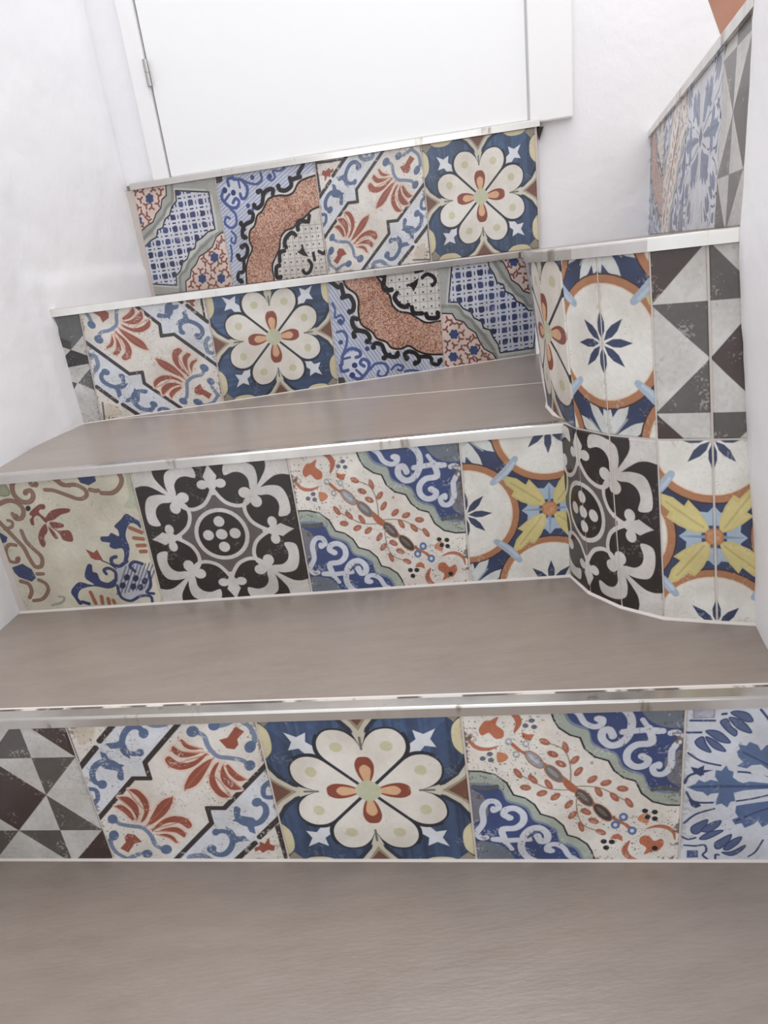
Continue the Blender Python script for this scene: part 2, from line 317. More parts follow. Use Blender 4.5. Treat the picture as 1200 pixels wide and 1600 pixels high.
def design_cream():
    c = Canvas((206, 200, 178)); c.sym = (ID,)
    c.im *= (.93+.13*vnoise(5, 77))[..., None]
    c.src([(-30.9, 759.7), (203.3, 740), (254, 938.5), (39.6, 957.3)], (0, 680), Z4, (.04, .955))
    br, b2, rd, bl = (132, 94, 78), (150, 116, 92), (132, 66, 56), (52, 64, 112)
    c.poly([(780, 230), (830, 260), (860, 400), (830, 460), (775, 450), (810, 380)], (170, 182, 150), True, alpha=.6)
    c.poly([(-10, 290), (40, 318), (62, 372), (10, 382), (-20, 350)], (150, 158, 122), True, (112, 118, 96), 6)
    c.stroke([(330, 1060), (390, 1040), (405, 1010), (370, 1005)], 16, (160, 160, 138))
    for P, w in (([(95, 270), (80, 320), (92, 375), (140, 418), (192, 418), (214, 385), (198, 350), (165, 355)], 30), ([(-20, 440), (50, 412), (110, 424), (150, 470), (140, 518), (102, 525), (82, 495)], 28),
                 ([(-20, 530), (40, 590), (100, 652), (150, 705), (182, 765), (222, 822), (262, 815), (262, 762), (212, 712), (165, 665), (136, 600)], 27), ([(30, 590), (75, 575), (78, 545), (50, 535)], 20),
                 ([(100, 690), (55, 688), (36, 728), (60, 788), (108, 795), (118, 768)], 22), ([(130, 915), (178, 930), (198, 975), (185, 1015)], 26), ([(245, 905), (288, 928), (303, 968), (270, 1020), (210, 1034)], 24),
                 ([(260, 268), (205, 280), (198, 312), (232, 316)], 24), ([(235, 262), (330, 270), (400, 315), (480, 315), (540, 348), (545, 385), (500, 402), (420, 376), (345, 350), (288, 345)], 25), ([(360, 255), (385, 300), (440, 322)], 22),
                 ([(630, 235), (715, 226), (760, 268), (756, 320), (710, 364), (640, 366)], 28), ([(570, 345), (600, 352), (620, 350)], 26), ([(235, 868), (272, 866)], 24)):
        c.stroke(P, w, br, w2=w*.9)
        c.stroke(P, w*.35, b2, alpha=.7)
    c.dots([(102, 512), (165, 362), (112, 778), (230, 312)], 18, br); c.ell((180, 460), 16, 17, 0, (40, 40, 46))
    c.poly([(484, 258), (530, 236), (600, 258), (606, 292), (562, 318), (510, 302)], bl); c.poly([(74, 830), (140, 805), (200, 840), (226, 890), (200, 916), (120, 890), (90, 862)], bl); c.poly([(-20, 600), (46, 640), (40, 670), (-20, 690)], bl)
    for p in ([(285, 535), (318, 480), (380, 460), (440, 463), (436, 484), (385, 500), (340, 532)], [(288, 555), (252, 600), (244, 655), (272, 702), (290, 680), (280, 640), (302, 600)], [(300, 560), (368, 596), (440, 598), (460, 662), (400, 656), (375, 615)],
              [(305, 575), (340, 600), (368, 645), (340, 640)], [(315, 545), (390, 552), (402, 575), (340, 582)], [(290, 550), (245, 505), (216, 520), (218, 562), (200, 562), (190, 530), (205, 512), (188, 490), (235, 445), (265, 432), (288, 442), (284, 465), (255, 468), (252, 490), (300, 530)]):
        c.poly(p, rd, True)
    # blue cartouche
    c.poly([(725, 815), (800, 790), (880, 800), (930, 850), (940, 925), (890, 985), (820, 1010), (760, 990), (735, 940)], (178, 180, 190), True)
    for k in range(9):
        c.stroke([(735+k*24, 985-k*6), (790+k*24, 815-k*4)], 9, (110, 114, 136), False)
    for q in ((770, 930), (835, 935), (880, 940), (850, 885), (795, 880), (905, 900)): c.ell(q, 18, 20, 30, (44, 52, 90))
    for p in ([(790, 493), (832, 514), (872, 540), (882, 582), (852, 556), (816, 552), (792, 592), (790, 640), (812, 700), (802, 772), (770, 802), (780, 750), (768, 704), (720, 708), (688, 692), (690, 670), (640, 662), (634, 634), (680, 630), (700, 610), (746, 630), (740, 592), (718, 570), (740, 545), (758, 528)],
              [(552, 805), (578, 808), (584, 848), (612, 858), (632, 900), (680, 914), (724, 888), (728, 930), (682, 950), (604, 938), (542, 946), (502, 966), (492, 1010), (522, 1042), (500, 1052), (470, 1012), (448, 980), (460, 948), (500, 914), (560, 926), (592, 926), (540, 892), (534, 860)]):
        c.poly(p, bl, True)
    for P, w in (([(795, 780), (750, 812), (708, 800), (700, 768), (728, 755)], 22), ([(728, 900), (724, 850), (684, 826), (654, 838), (668, 860)], 20), ([(845, 842), (815, 812), (840, 785), (890, 796)], 20), ([(930, 845), (942, 925), (918, 968), (960, 975)], 18), ([(735, 930), (760, 1000), (820, 1022), (880, 992), (940, 992), (952, 1030)], 18), ([(640, 780), (690, 800), (730, 830)], 7), ([(520, 1035), (560, 1045)], 22)):
        c.stroke(P, w, bl if w > 8 else (50, 50, 60))
    c.poly([(538, 710), (590, 732), (610, 712), (648, 778), (600, 776), (574, 764)], (150, 72, 58))
    for P in ([(815, 578), (885, 606)], [(840, 640), (895, 646)], [(860, 686), (906, 684)], [(880, 722), (912, 720)], [(570, 975), (602, 1042)], [(638, 1000), (645, 1040)], [(680, 1012), (686, 1040)], [(712, 1022), (718, 1036)]):
        c.stroke(P, 24, (164, 100, 72), False)
    return c.finish(51, .35, .22, .1, (214, 208, 190), (120, 110, 84))

def design_fleur():
    c = Canvas((50, 43, 41)); c.sym = ROT4
    U = lambda P: [(x+.5, y+.5) for x, y in P]
    wh, gy = (206, 201, 197), (98, 89, 88)
    arcs = [(-.235, .235), (-.205, .195), (-.145, .180), (-.075, .205), (-.03, .255), (0, .31)]
    full = []
    for q in ROT4:
        for P in ([(-x, y) for x, y in arcs][:-1], arcs[::-1][:-1]):
            full += [(q[0]*x+q[1]*y, q[2]*x+q[3]*y) for x, y in P]
    c.sym = (ID,)
    c.poly(U(full), gy)
    c.poly(U([(.177*math.cos(t), .177*math.sin(t)) for t in np.linspace(0, 2*math.pi, 33)[:-1]]), wh)
    c.poly(U([(.15*math.cos(t), .15*math.sin(t)) for t in np.linspace(0, 2*math.pi, 33)[:-1]]), (50, 43, 41))
    c.ell((.5, .5), .038, .036, 0, wh)
    c.sym = ROT4
    c.ell((.5, .587), .036, .036, 0, wh)
    c.stroke(U(arcs), .025, wh); c.stroke(U([(-x, y) for x, y in arcs]), .025, wh)
    # trefoil and spike at the edge middles
    c.poly(U([(0, .465), (-.02, .425), (-.045, .385), (-.03, .35), (.03, .35), (.045, .385), (.02, .425)]), wh)
    c.ell((.5-.058, .5+.335), .036, .030, 0, wh); c.ell((.5+.058, .5+.335), .036, .030, 0, wh); c.ell((.5, .5+.345), .035, .05, 0, wh); c.stroke(U([(0, .28), (0, .34)]), .035, wh)
    # fleur-de-lis on the diagonals
    c.ell((.5+.20, .5+.262), .040, .036, 0, wh); c.ell((.5+.262, .5+.20), .036, .040, 0, wh); c.ell((.5+.245, .5+.245), .036, .036, 0, wh)
    c.poly(U([(.25, .25), (.318, .345), (.352, .40), (.36, .45), (.36, .53), (.53, .53), (.53, .36), (.45, .36), (.40, .352), (.345, .318)]), wh, True)
    for f in (lambda P: U(P), lambda P: U([(y, x) for x, y in P])):
        c.poly(f([(.268, .268), (.286, .30), (.296, .364), (.278, .430), (.20, .462), (.105, .456), (.090, .384), (.155, .398), (.205, .386), (.236, .345), (.238, .285)]), wh, True)
    return c.finish(61, .30, .16, .12, (190, 184, 180), (70, 60, 56))

def design_circles():
    c = Canvas((50, 62, 100)); c.im *= (.86+.3*vnoise(8, 71))[..., None]
    U = lambda P: [(x+.5, y+.5) for x, y in P]
    cir = lambda r, n=40: [(r*math.cos(t), .5+r*math.sin(t)) for t in np.linspace(0, 2*math.pi, n+1)[:-1]]
    c.sym = ROT4
    # white corner leaves
    leaf = [(.53, .53), (.53, .40), (.505, .345), (.478, .318), (.47, .365), (.44, .325), (.375, .292), (.388, .345), (.40, .372), (.43, .42), (.46, .46)]
    c.poly(U(leaf), (204, 208, 206)); c.poly(U([(y, x) for x, y in leaf]), (204, 208, 206))
    c.stroke(U([(.50, .50), (.39, .37)]), .01, (150, 160, 160))
    c.poly(U(cir(.328)), (70, 44, 40)); c.poly(U(cir(.321)), (180, 116, 76)); c.poly(U(cir(.283)), (226, 200, 172)); c.poly(U(cir(.276)), (222, 219, 211))
    for k in range(8):
        a = k*math.pi/4; ca, sa = math.cos(a), math.sin(a)
        P = [(.018, 0), (.06, .019), (.10, .020), (.160, 0), (.10, -.020), (.06, -.019)]
        c.poly(U([(x*ca-y*sa, .5+x*sa+y*ca) for x, y in P]), (54, 66, 100))
    # yellow leaves, small blue leaves, links
    yl = [(-.018, .022), (-.035, .08), (-.07, .14), (-.115, .195), (-.135, .162), (-.185, .205), (-.275, .235), (-.252, .175), (-.205, .128), (-.222, .098), (-.165, .055), (-.09, .022)]
    c.poly(U([(-.03, .06), (-.055, .115), (-.075, .135), (-.03, .13), (0, .165), (.03, .13), (.075, .135), (.055, .115), (.03, .06)]), (160, 182, 204))
    c.stroke(U([(0, .04), (0, .15)]), .018, (128, 150, 178), w2=.004)
    c.poly(U(yl), (206, 188, 110)); c.poly(U([(x*.8-.02, y*.8+.018) for x, y in yl]), (214, 198, 122), True, alpha=.8)
    c.stroke(U([(-.05, .05), (-.22, .18)]), .012, (186, 166, 92), alpha=.7)
    c.ell((.5, .5), .046, .046, 0, (190, 112, 62)); c.ell((.49, .51), .026, .026, 0, (206, 132, 80))
    c.stroke(U([(-.325, .19), (-.25, .25), (-.19, .325)]), .05, (160, 180, 204), w1=.035)
    c.stroke(U([(-.30, .20), (-.24, .25), (-.20, .30)]), .016, (188, 202, 220), alpha=.8)
    return c.finish(71, .35, .16, .08)

def design_lace():
    c = Canvas((192, 200, 222))
    c.src([(511, 442.5), (685, 421), (695, 576), (528.7, 603.7)], (500, 380), Z4, (.02, .88))
    bk, wh, bl = (38, 34, 38), (214, 208, 202), (72, 92, 160)
    for k in range(60):                       # fine hatching
        x = -600+k*24; c.stroke([(x, 150), (x+520, 900)], 5, (140, 148, 176), False)
    thin = [(120, 120), (150, 240), (175, 285), (225, 320), (245, 370), (243, 430), (262, 510), (330, 558), (362, 600), (420, 622), (452, 658), (510, 664), (560, 645), (620, 680), (700, 698), (900, 690)]
    sp = [tuple(q) for q in spline(thin, False, 4)]
    far = [(1000, 690), (1000, -100), (100, -100)]
    inn = [(300, 60), (330, 170), (350, 205), (385, 250), (396, 292), (440, 330), (456, 388), (500, 430), (560, 440), (610, 470), (670, 500), (760, 488), (900, 480)]
    sp2 = [tuple(q) for q in spline(inn, False, 4)]
    c.poly([(x-20, y+16) for x, y in sp]+far, wh)
    for k in range(9):
        c.stroke([(420+k*48, 60), (440+k*48, 470)], 3, (150, 146, 146), False); c.stroke([(400, 120+k*46), (820, 75+k*46)], 3, (150, 146, 146), False)
        for j in range(9):
            q = (445+k*48+j*2, 100+j*46-k*5)
            if q[1] < 450: c.ell(q, 6, 6, 0, (88, 84, 86))
    c.poly([(x+18, y-16) for x, y in sp2]+[(x-2, y+2) for x, y in sp2[::-1]], wh)
    band = sp+sp2[::-1]
    g = Canvas((0, 0, 0)); g.H, g.ws = c.H, c.ws; g.poly(band, (255, 255, 255)); a = g.im[..., :1]/255
    c.poly(band, (216, 168, 142), line=bk, lw=11)
    n = vnoise(200, 81)*.65+vnoise(90, 82)*.35; k = np.clip((n-.50+.22*(vnoise(5, 85)-.5))*8, 0, 1)[..., None]*a
    k2 = (np.clip((vnoise(200, 83)-.70)*9, 0, 1)*.8)[..., None]*a
    o = c.im*(1-k)+np.array((158, 86, 62))*k; c.im = o*(1-k2)+np.array((84, 50, 40))*k2
    c.stroke(sp, 11, bk, False); c.stroke(sp2, 11, bk, False)
    for P, w in (([(60, 240), (85, 258), (115, 280)], 26), ([(135, 265), (150, 335)], 26), ([(140, 345), (185, 335), (213, 378), (210, 420), (188, 436)], 27), ([(235, 478), (208, 474), (206, 510), (232, 545), (290, 560), (316, 595), (302, 622)], 27), ([(245, 550), (212, 565), (215, 592)], 22),
                 ([(335, 655), (352, 630), (390, 640), (412, 690), (440, 712), (485, 712), (490, 688)], 26), ([(440, 700), (400, 722)], 24), ([(545, 728), (534, 695), (568, 680), (610, 702), (622, 738), (596, 758)], 26), ([(615, 712), (690, 716), (702, 752), (738, 760), (756, 730)], 24),
                 ([(370, 205), (408, 215)], 24), ([(405, 235), (402, 268), (425, 296), (452, 296)], 27), ([(486, 316), (470, 345), (500, 388), (535, 402), (556, 390)], 27), ([(578, 405), (590, 440), (640, 442)], 27), ([(665, 445), (680, 470), (735, 468), (735, 438)], 27), ([(642, 220), (670, 200), (708, 214), (722, 245), (704, 268)], 22), ([(600, 185), (640, 175)], 20),
                 ([(790, 120), (770, 160), (800, 190)], 22), ([(540, 60), (600, 100), (590, 140)], 22)):
        c.stroke(P, w, bk)
    c.dots([(188, 432), (300, 618), (218, 586), (338, 655), (488, 700), (405, 722), (545, 722), (600, 752), (750, 738), (148, 338)], 17, bk)
    c.poly([(538, 265), (585, 248), (618, 222), (612, 262), (588, 308), (575, 280)], bk)
    # blue rosette and scrolls
    c.ell((222, 765), 88, 82, 0, (206, 212, 230)); c.poly([(115, 850), (150, 845), (165, 890), (110, 900)], (72, 60, 56))
    for P, w in (([(140, 765), (146, 705), (195, 665), (248, 678), (256, 708), (228, 720)], 20), ([(130, 770), (140, 808), (178, 802)], 20), ([(195, 835), (232, 855), (262, 850), (304, 800), (308, 752), (275, 730), (255, 755), (280, 775)], 20), ([(150, 730), (190, 720)], 14), ([(230, 800), (262, 830)], 16),
                 ([(78, 380), (96, 420), (95, 470), (130, 455), (152, 482), (135, 512), (115, 495)], 14), ([(108, 562), (148, 556), (172, 595), (165, 650), (150, 690)], 15), ([(318, 795), (350, 760), (408, 758), (430, 798), (402, 840), (366, 830), (372, 805)], 16), ([(450, 795), (482, 765), (522, 775), (510, 800), (490, 795)], 14), ([(535, 805), (580, 798), (630, 806)], 14)):
        c.stroke(P, w, bl)
    c.dots([(220, 770), (205, 832)], 18, (48, 62, 126)); c.dots([(300, 665), (132, 625), (128, 492)], 15, (60, 76, 138)); c.ell((322, 630), 9, 9, 0, (60, 76, 138))
    return c.finish(91, .3, .15, .08)

def design_lattice():
    c = Canvas((170, 172, 166)); c.sym = (ID, R180)
    c.src([(684.8, 420), (851.7, 398.7), (855.6, 550.6), (696, 576)], (660, 380), Z4, (.02, .88))
    bk = (50, 46, 50)
    # blue lattice field
    fld = [(163, 100), (166, 370), (228, 370), (258, 408), (308, 430), (330, 468), (378, 490), (390, 530), (430, 542), (450, 590), (480, 632), (492, 685), (700, 655), (720, 640)]
    M = c.m(fld); full = [tuple(q) for q in M[1:13]]; full += [(1-x, 1-y) for x, y in full]
    c.src(None); c.sym = (ID,)
    c.poly([(x-.03, y-.03) for x, y in full], (196, 198, 192)); c.poly([(x+.03, y+.03) for x, y in full], (196, 198, 192))
    c.poly(full, (208, 211, 224), line=bk, lw=.012)
    X, Y = np.meshgrid((np.arange(S)+.5)/S, (np.arange(S)+.5)/S)
    g = Canvas((0, 0, 0)); g.poly(full, (255, 255, 255)); mask = np.clip(g.im[..., 0]/255, 0, 1)
    per = .104; fx = ((X-.125)/per) % 1-.5; fy = ((Y-.125)/per) % 1-.5
    wob = (vnoise(50, 101)-.5)*.09
    sq = np.clip(.5-(np.hypot(np.maximum(np.abs(fx)-.12, 0), np.maximum(np.abs(fy)-.12, 0))-.13+wob)*per*S, 0, 1)
    gx = np.abs(((X-.125)/per+.5) % 1-.5); gy = np.abs(((Y-.125)/per+.5) % 1-.5)
    dash = np.clip(.5-(np.maximum(np.abs(gx)-.055, np.abs(fy)-.17)+wob*.4)*per*S, 0, 1); dash = np.maximum(dash, np.clip(.5-(np.maximum(np.abs(gy)-.055, np.abs(fx)-.17)+wob*.4)*per*S, 0, 1))
    dash = np.maximum(dash, np.clip(.5-(np.hypot(gx, gy)-.07)*per*S, 0, 1))
    tone = .75+.5*vnoise(10, 103)
    for a, col in ((sq, (66, 76, 122)), (dash, (52, 58, 100))):
        a = (a*mask)[..., None]; c.im = c.im*(1-a)+np.clip(np.array(col)[None, None]*tone[..., None], 0, 160)*a
    c.sym = (ID, R180)
    c.src([(684.8, 420), (851.7, 398.7), (855.6, 550.6), (696, 576)], (660, 380), Z4, (.02, .88))
    mid = [(60, 400), (166, 395), (225, 402), (262, 450), (310, 480), (340, 520), (385, 570), (410, 610), (440, 650), (470, 720), (476, 790)]
    c.stroke(mid, 20, (140, 142, 136))
    c.poly([(60, 440), (130, 440), (190, 442), (212, 478), (262, 492), (292, 530), (340, 560), (362, 612), (392, 660), (448, 692), (468, 728), (480, 860), (60, 860)], (228, 200, 186), line=bk, lw=7)
    M = c.m([(60, 440), (130, 440), (190, 442), (212, 478), (262, 492), (292, 530), (340, 560), (362, 612), (392, 660), (448, 692), (468, 728), (480, 860), (60, 860)])
    rs = np.random.RandomState(7)
    seeds = [(160, 480), (235, 510), (150, 540), (160, 620), (240, 600), (255, 560), (300, 600), (330, 590), (250, 660), (285, 640), (360, 640), (290, 700), (240, 720), (160, 670), (150, 760), (215, 770), (250, 750), (320, 720), (350, 730), (385, 690), (410, 710), (430, 730), (300, 750), (150, 810), (205, 640), (190, 500)]
    for (x, y) in seeds:
        a0 = rs.rand()*2.1
        for k in range(3):
            a = a0+k*2.094; c.stroke([(x, y), (x+20*math.cos(a), y+20*math.sin(a))], 11, (142, 84, 76), False)
    for q in ((202, 570), (328, 670), (198, 712)):
        c.ell(q, 31, 33, 0, (226, 206, 196))
        for k in range(6): c.ell((q[0]+20*math.cos(k*1.047), q[1]+20*math.sin(k*1.047)), 12, 12, 0, (62, 80, 134))
        c.ell(q, 22, 22, 0, (62, 80, 134))
    return c.finish(95, .3, .12, .07)

DESIGNS = {'palmette': design_palmette, 'daisy': design_daisy, 'garland': design_garland, 'tulip': design_tulip, 'pinwheel': design_pinwheel,
           'hourglass': design_hourglass, 'cream': design_cream, 'fleur': design_fleur, 'circles': design_circles, 'lace': design_lace, 'lattice': design_lattice}
# ---------------------------------------------------------------- materials
def lin(c): return tuple(((v/255.)/12.92 if v/255. <= .04045 else ((v/255.+.055)/1.055)**2.4) for v in c)+(1.0,)

def mat(name, col, rough=.5, metal=0.0, spec=.5):
    m = bpy.data.materials.new(name); m.use_nodes = True
    b = m.node_tree.nodes['Principled BSDF']; b.inputs['Base Color'].default_value = lin(col)
    b.inputs['Roughness'].default_value = rough; b.inputs['Metallic'].default_value = metal; b.inputs['Specular IOR Level'].default_value = spec
    return m, m.node_tree, b

def noise_node(nt, scale, detail=4, mapping=None, rough=.55):
    n = nt.nodes.new('ShaderNodeTexNoise'); n.inputs['Scale'].default_value = scale; n.inputs['Detail'].default_value = detail; n.inputs['Roughness'].default_value = rough
    tc = nt.nodes.new('ShaderNodeTexCoord'); src = tc.outputs['Object']
    if mapping:
        mp = nt.nodes.new('ShaderNodeMapping'); mp.inputs['Scale'].default_value = mapping[0]
        if len(mapping) > 1: mp.inputs['Rotation'].default_value = mapping[1]
        nt.links.new(src, mp.inputs['Vector']); src = mp.outputs['Vector']
    nt.links.new(src, n.inputs['Vector']); return n

def ramp(nt, fac, stops):
    r = nt.nodes.new('ShaderNodeValToRGB'); e = r.color_ramp.elements
    while len(e) < len(stops): e.new(.5)
    for k, (p, c) in enumerate(stops): e[k].position = p; e[k].color = lin(c)
    nt.links.new(fac, r.inputs['Fac']); return r

def mix(nt, fac, a, b, mode='MIX'):
    n = nt.nodes.new('ShaderNodeMix'); n.data_type = 'RGBA'; n.blend_type = mode
    for s, v in ((0, fac), (6, a), (7, b)):
        if hasattr(v, 'is_linked'): nt.links.new(v, n.inputs[s])
        elif s == 0: n.inputs[0].default_value = v
        else: n.inputs[s].default_value = lin(v)
    return n.outputs[2]

def bump(nt, b, h, strength, dist):
    n = nt.nodes.new('ShaderNodeBump'); n.inputs['Strength'].default_value = strength; n.inputs['Distance'].default_value = dist
    nt.links.new(h, n.inputs['Height']); nt.links.new(n.outputs['Normal'], b.inputs['Normal']); return n

def plaster(name, col):
    m, nt, b = mat(name, col, .75, 0, .3)
    n1 = noise_node(nt, 7, 5); n2 = noise_node(nt, 55, 6); n3 = noise_node(nt, 2.2, 3)
    c = ramp(nt, n3.outputs['Fac'], [(.3, tuple(v-5 for v in col)), (.7, tuple(min(255, v+4) for v in col))])
    nt.links.new(c.outputs['Color'], b.inputs['Base Color'])
    a = nt.nodes.new('ShaderNodeMath'); a.operation = 'MULTIPLY_ADD'; a.inputs[1].default_value = .25
    nt.links.new(n2.outputs['Fac'], a.inputs[0]); nt.links.new(n1.outputs['Fac'], a.inputs[2])
    bump(nt, b, a.outputs[0], .32, .010)
    return m
M_WALL = plaster('white_plaster', (239, 238, 240))
M_GROUT = plaster('grout', (206, 196, 190))
M_CAULK = plaster('white_caulk', (216, 208, 203))

def stone(name):
    m, nt, b = mat(name, (146, 136, 130), .29, 0, .55)
    n1 = noise_node(nt, 9, 7, ((1.3, 6, 1), (0, 0, math.radians(-6))), .65); n2 = noise_node(nt, 70, 6, ((1, 4.5, 1), (0, 0, math.radians(-6)))); n3 = noise_node(nt, 3, 3)
    c1 = ramp(nt, n1.outputs['Fac'], [(.30, (155, 143, 135)), (.5, (161, 150, 142)), (.72, (166, 156, 148))])
    c2 = ramp(nt, n2.outputs['Fac'], [(.3, (120, 112, 108)), (.7, (140, 134, 130))])
    col = mix(nt, .35, c1.outputs['Color'], c2.outputs['Color'], 'OVERLAY')
    c3 = ramp(nt, n3.outputs['Fac'], [(.35, (246, 244, 242)), (.65, (255, 255, 255))])
    col = mix(nt, 1.0, col, c3.outputs['Color'], 'MULTIPLY')
    nt.links.new(col, b.inputs['Base Color'])
    bump(nt, b, n2.outputs['Fac'], .12, .002)
    return m
M_STONE = stone('brown_grey_porcelain')

def metal(name):
    m, nt, b = mat(name, (222, 218, 212), .27, .92)
    n = noise_node(nt, 9, 5, ((4, 4, 1),)); r = ramp(nt, n.outputs['Fac'], [(.28, (130, 120, 110)), (.38, (206, 202, 197)), (.8, (216, 214, 211))])
    nt.links.new(r.outputs['Color'], b.inputs['Base Color'])
    k = ramp(nt, n.outputs['Fac'], [(.3, (150, 150, 150)), (.6, (120, 120, 120))]); nt.links.new(k.outputs['Color'], b.inputs['Roughness'])
    return m
M_METAL = metal('brushed_aluminium')
M_STEEL = mat('hinge_steel', (176, 174, 172), .3, .9)[0]
def joint(name):
    m, nt, b = mat(name, (190, 182, 175), .8)
    n = noise_node(nt, 26, 3, ((1, .2, 1),)); r = ramp(nt, n.outputs['Fac'], [(.44, (208, 200, 194)), (.50, (108, 98, 92)), (.60, (92, 84, 80))])
    nt.links.new(r.outputs['Color'], b.inputs['Base Color']); return m
M_JOINT = joint('worn_joint')
M_DOOR = mat('white_door_paint', (241, 241, 241), .42)[0]
M_FRAME = mat('white_frame_paint', (240, 239, 239), .45)[0]
M_DARK = mat('cavity_shade_dark', (46, 42, 40), .8)[0]
def clay(name):
    m, nt, b = mat(name, (214, 150, 122), .8)
    n = noise_node(nt, 14, 4); r = ramp(nt, n.outputs['Fac'], [(.3, (208, 152, 128)), (.7, (222, 170, 146))]); nt.links.new(r.outputs['Color'], b.inputs['Base Color']); return m
M_CLAY = clay('terracotta')
M_SOIL = mat('soil', (70, 52, 42), .95)[0]

TILE_MATS = {}
def tile_mat(key):
    if key in TILE_MATS: return TILE_MATS[key]
    px = DESIGNS[key]()
    im = bpy.data.images.new('print_'+key, S, S, alpha=False)
    a = np.ones((S, S, 4), np.float32); a[..., :3] = px; im.pixels.foreach_set(a.ravel()); im.update(); im.pack()
    m, nt, b = mat('glazed_'+key, (200, 200, 200), .24, 0, .5)
    t = nt.nodes.new('ShaderNodeTexImage'); t.image = im; t.extension = 'EXTEND'; t.interpolation = 'Cubic'
    uv = nt.nodes.new('ShaderNodeUVMap'); uv.uv_map = 'UVMap'; nt.links.new(uv.outputs['UV'], t.inputs['Vector'])
    n = noise_node(nt, 16, 6); n2 = noise_node(nt, 160, 3)
    r = ramp(nt, n.outputs['Fac'], [(.35, (236, 233, 229)), (.6, (255, 255, 255))])
    nt.links.new(mix(nt, 1.0, t.outputs['Color'], r.outputs['Color'], 'MULTIPLY'), b.inputs['Base Color'])
    bump(nt, b, n2.outputs['Fac'], .06, .001)
    TILE_MATS[key] = m; return m

# ---------------------------------------------------------------- mesh helpers
def link(name, verts, faces, m, parent=None, uvs=None, smooth=False):
    me = bpy.data.meshes.new(name); me.from_pydata([tuple(v) for v in verts], [], faces); me.materials.append(m)
    if uvs is not None:
        L = me.uv_layers.new(name='UVMap')
        for lp in me.loops: L.data[lp.index].uv = uvs[lp.vertex_index]
    if smooth:
        for p in me.polygons: p.use_smooth = True
    me.validate(); me.update()
    o = bpy.data.objects.new(name, me); COL.objects.link(o)
    if parent is not None:
        o.parent = parent; o.matrix_parent_inverse = parent.matrix_basis.inverted()
    return o

def fixn(o):
    import bmesh
    b = bmesh.new(); b.from_mesh(o.data); bmesh.ops.recalc_face_normals(b, faces=b.faces); b.to_mesh(o.data); b.free(); return o

def tag(o, label=None, cat=None, kind=None, group=None):
    for k, v in (('label', label), ('category', cat), ('kind', kind), ('group', group)):
        if v: o[k] = v
    return o

def empty(name, loc):
    o = bpy.data.objects.new(name, None); COL.objects.link(o); o.location = loc; o.empty_display_size = .05; return o

def prism(name, poly, z0, z1, m, parent=None):
    n = len(poly); V = [(x, y, z0) for x, y in poly]+[(x, y, z1) for x, y in poly]
    Fc = [tuple(range(n-1, -1, -1)), tuple(range(n, 2*n))]+[(i, (i+1) % n, n+(i+1) % n, n+i) for i in range(n)]
    return fixn(link(name, V, Fc, m, parent))

def sweep(name, path, prof, m, parent=None):
    """path: plan points with z (left to right); prof: (out, up) pairs, out = towards the lower steps"""
    P = [Vector(p) for p in path]; n = len(P); k = len(prof); V = []
    for i in range(n):
        a = (P[i]-P[i-1]).to_2d().normalized() if i else None; b = (P[i+1]-P[i]).to_2d().normalized() if i < n-1 else None
        t = (a+b).normalized() if a is not None and b is not None else (a if a is not None else b)
        sc = 1.0/max(.5, t.dot(a if a is not None else t)); out = Vector((t.y, -t.x, 0))*sc
        V += [P[i]+out*d+Vector((0, 0, h)) for d, h in prof]
    Fc = [(i*k+j, i*k+(j+1) % k, (i+1)*k+(j+1) % k, (i+1)*k+j) for i in range(n-1) for j in range(k)]
    Fc += [tuple(range(k)), tuple((n-1)*k+j for j in range(k-1, -1, -1))]
    return fixn(link(name, V, Fc, m, parent))

def box(name, lo, hi, m, parent=None, bev=0.0, rot=None, loc=(0, 0, 0)):
    import bmesh
    b = bmesh.new(); bmesh.ops.create_cube(b, size=1.0)
    for v in b.verts: v.co = Vector([(lo[i]+hi[i])/2+v.co[i]*(hi[i]-lo[i]) for i in range(3)])
    if bev: bmesh.ops.bevel(b, geom=list(b.edges), offset=bev, segments=2, affect='EDGES')
    if rot is not None: bmesh.ops.transform(b, matrix=Matrix.Translation(loc)@rot, verts=b.verts)
    me = bpy.data.meshes.new(name); b.to_mesh(me); b.free(); me.materials.append(m)
    o = bpy.data.objects.new(name, me); COL.objects.link(o)
    if parent is not None: o.parent = parent; o.matrix_parent_inverse = parent.matrix_basis.inverted()
    return o

def uvrot(u, v, r):
    u -= .5; v -= .5
    for _ in range(r % 4): u, v = v, -u          # the print turned r quarter turns counter-clockwise
    return u+.5, v+.5

LABEL = {'palmette': 'tile with rust red palmettes between dark diagonal bars', 'daisy': 'blue tile with a white eight-lobed blossom', 'garland': 'tile with a rust leaf garland and blue scroll corners',
         'tulip': 'white tile with blue leaves and tulips', 'pinwheel': 'tile of brown, grey and white triangles', 'hourglass': 'tile of dark grey and white triangles', 'cream': 'cream tile with brown scrolls and a blue cartouche',
         'fleur': 'black tile with white fleur-de-lis round a ring of dots', 'circles': 'navy tile with ringed white circles and yellow leaves', 'lace': 'tile with a speckled orange band and black scrolls', 'lattice': 'tile with a blue lattice band and pink corners'}

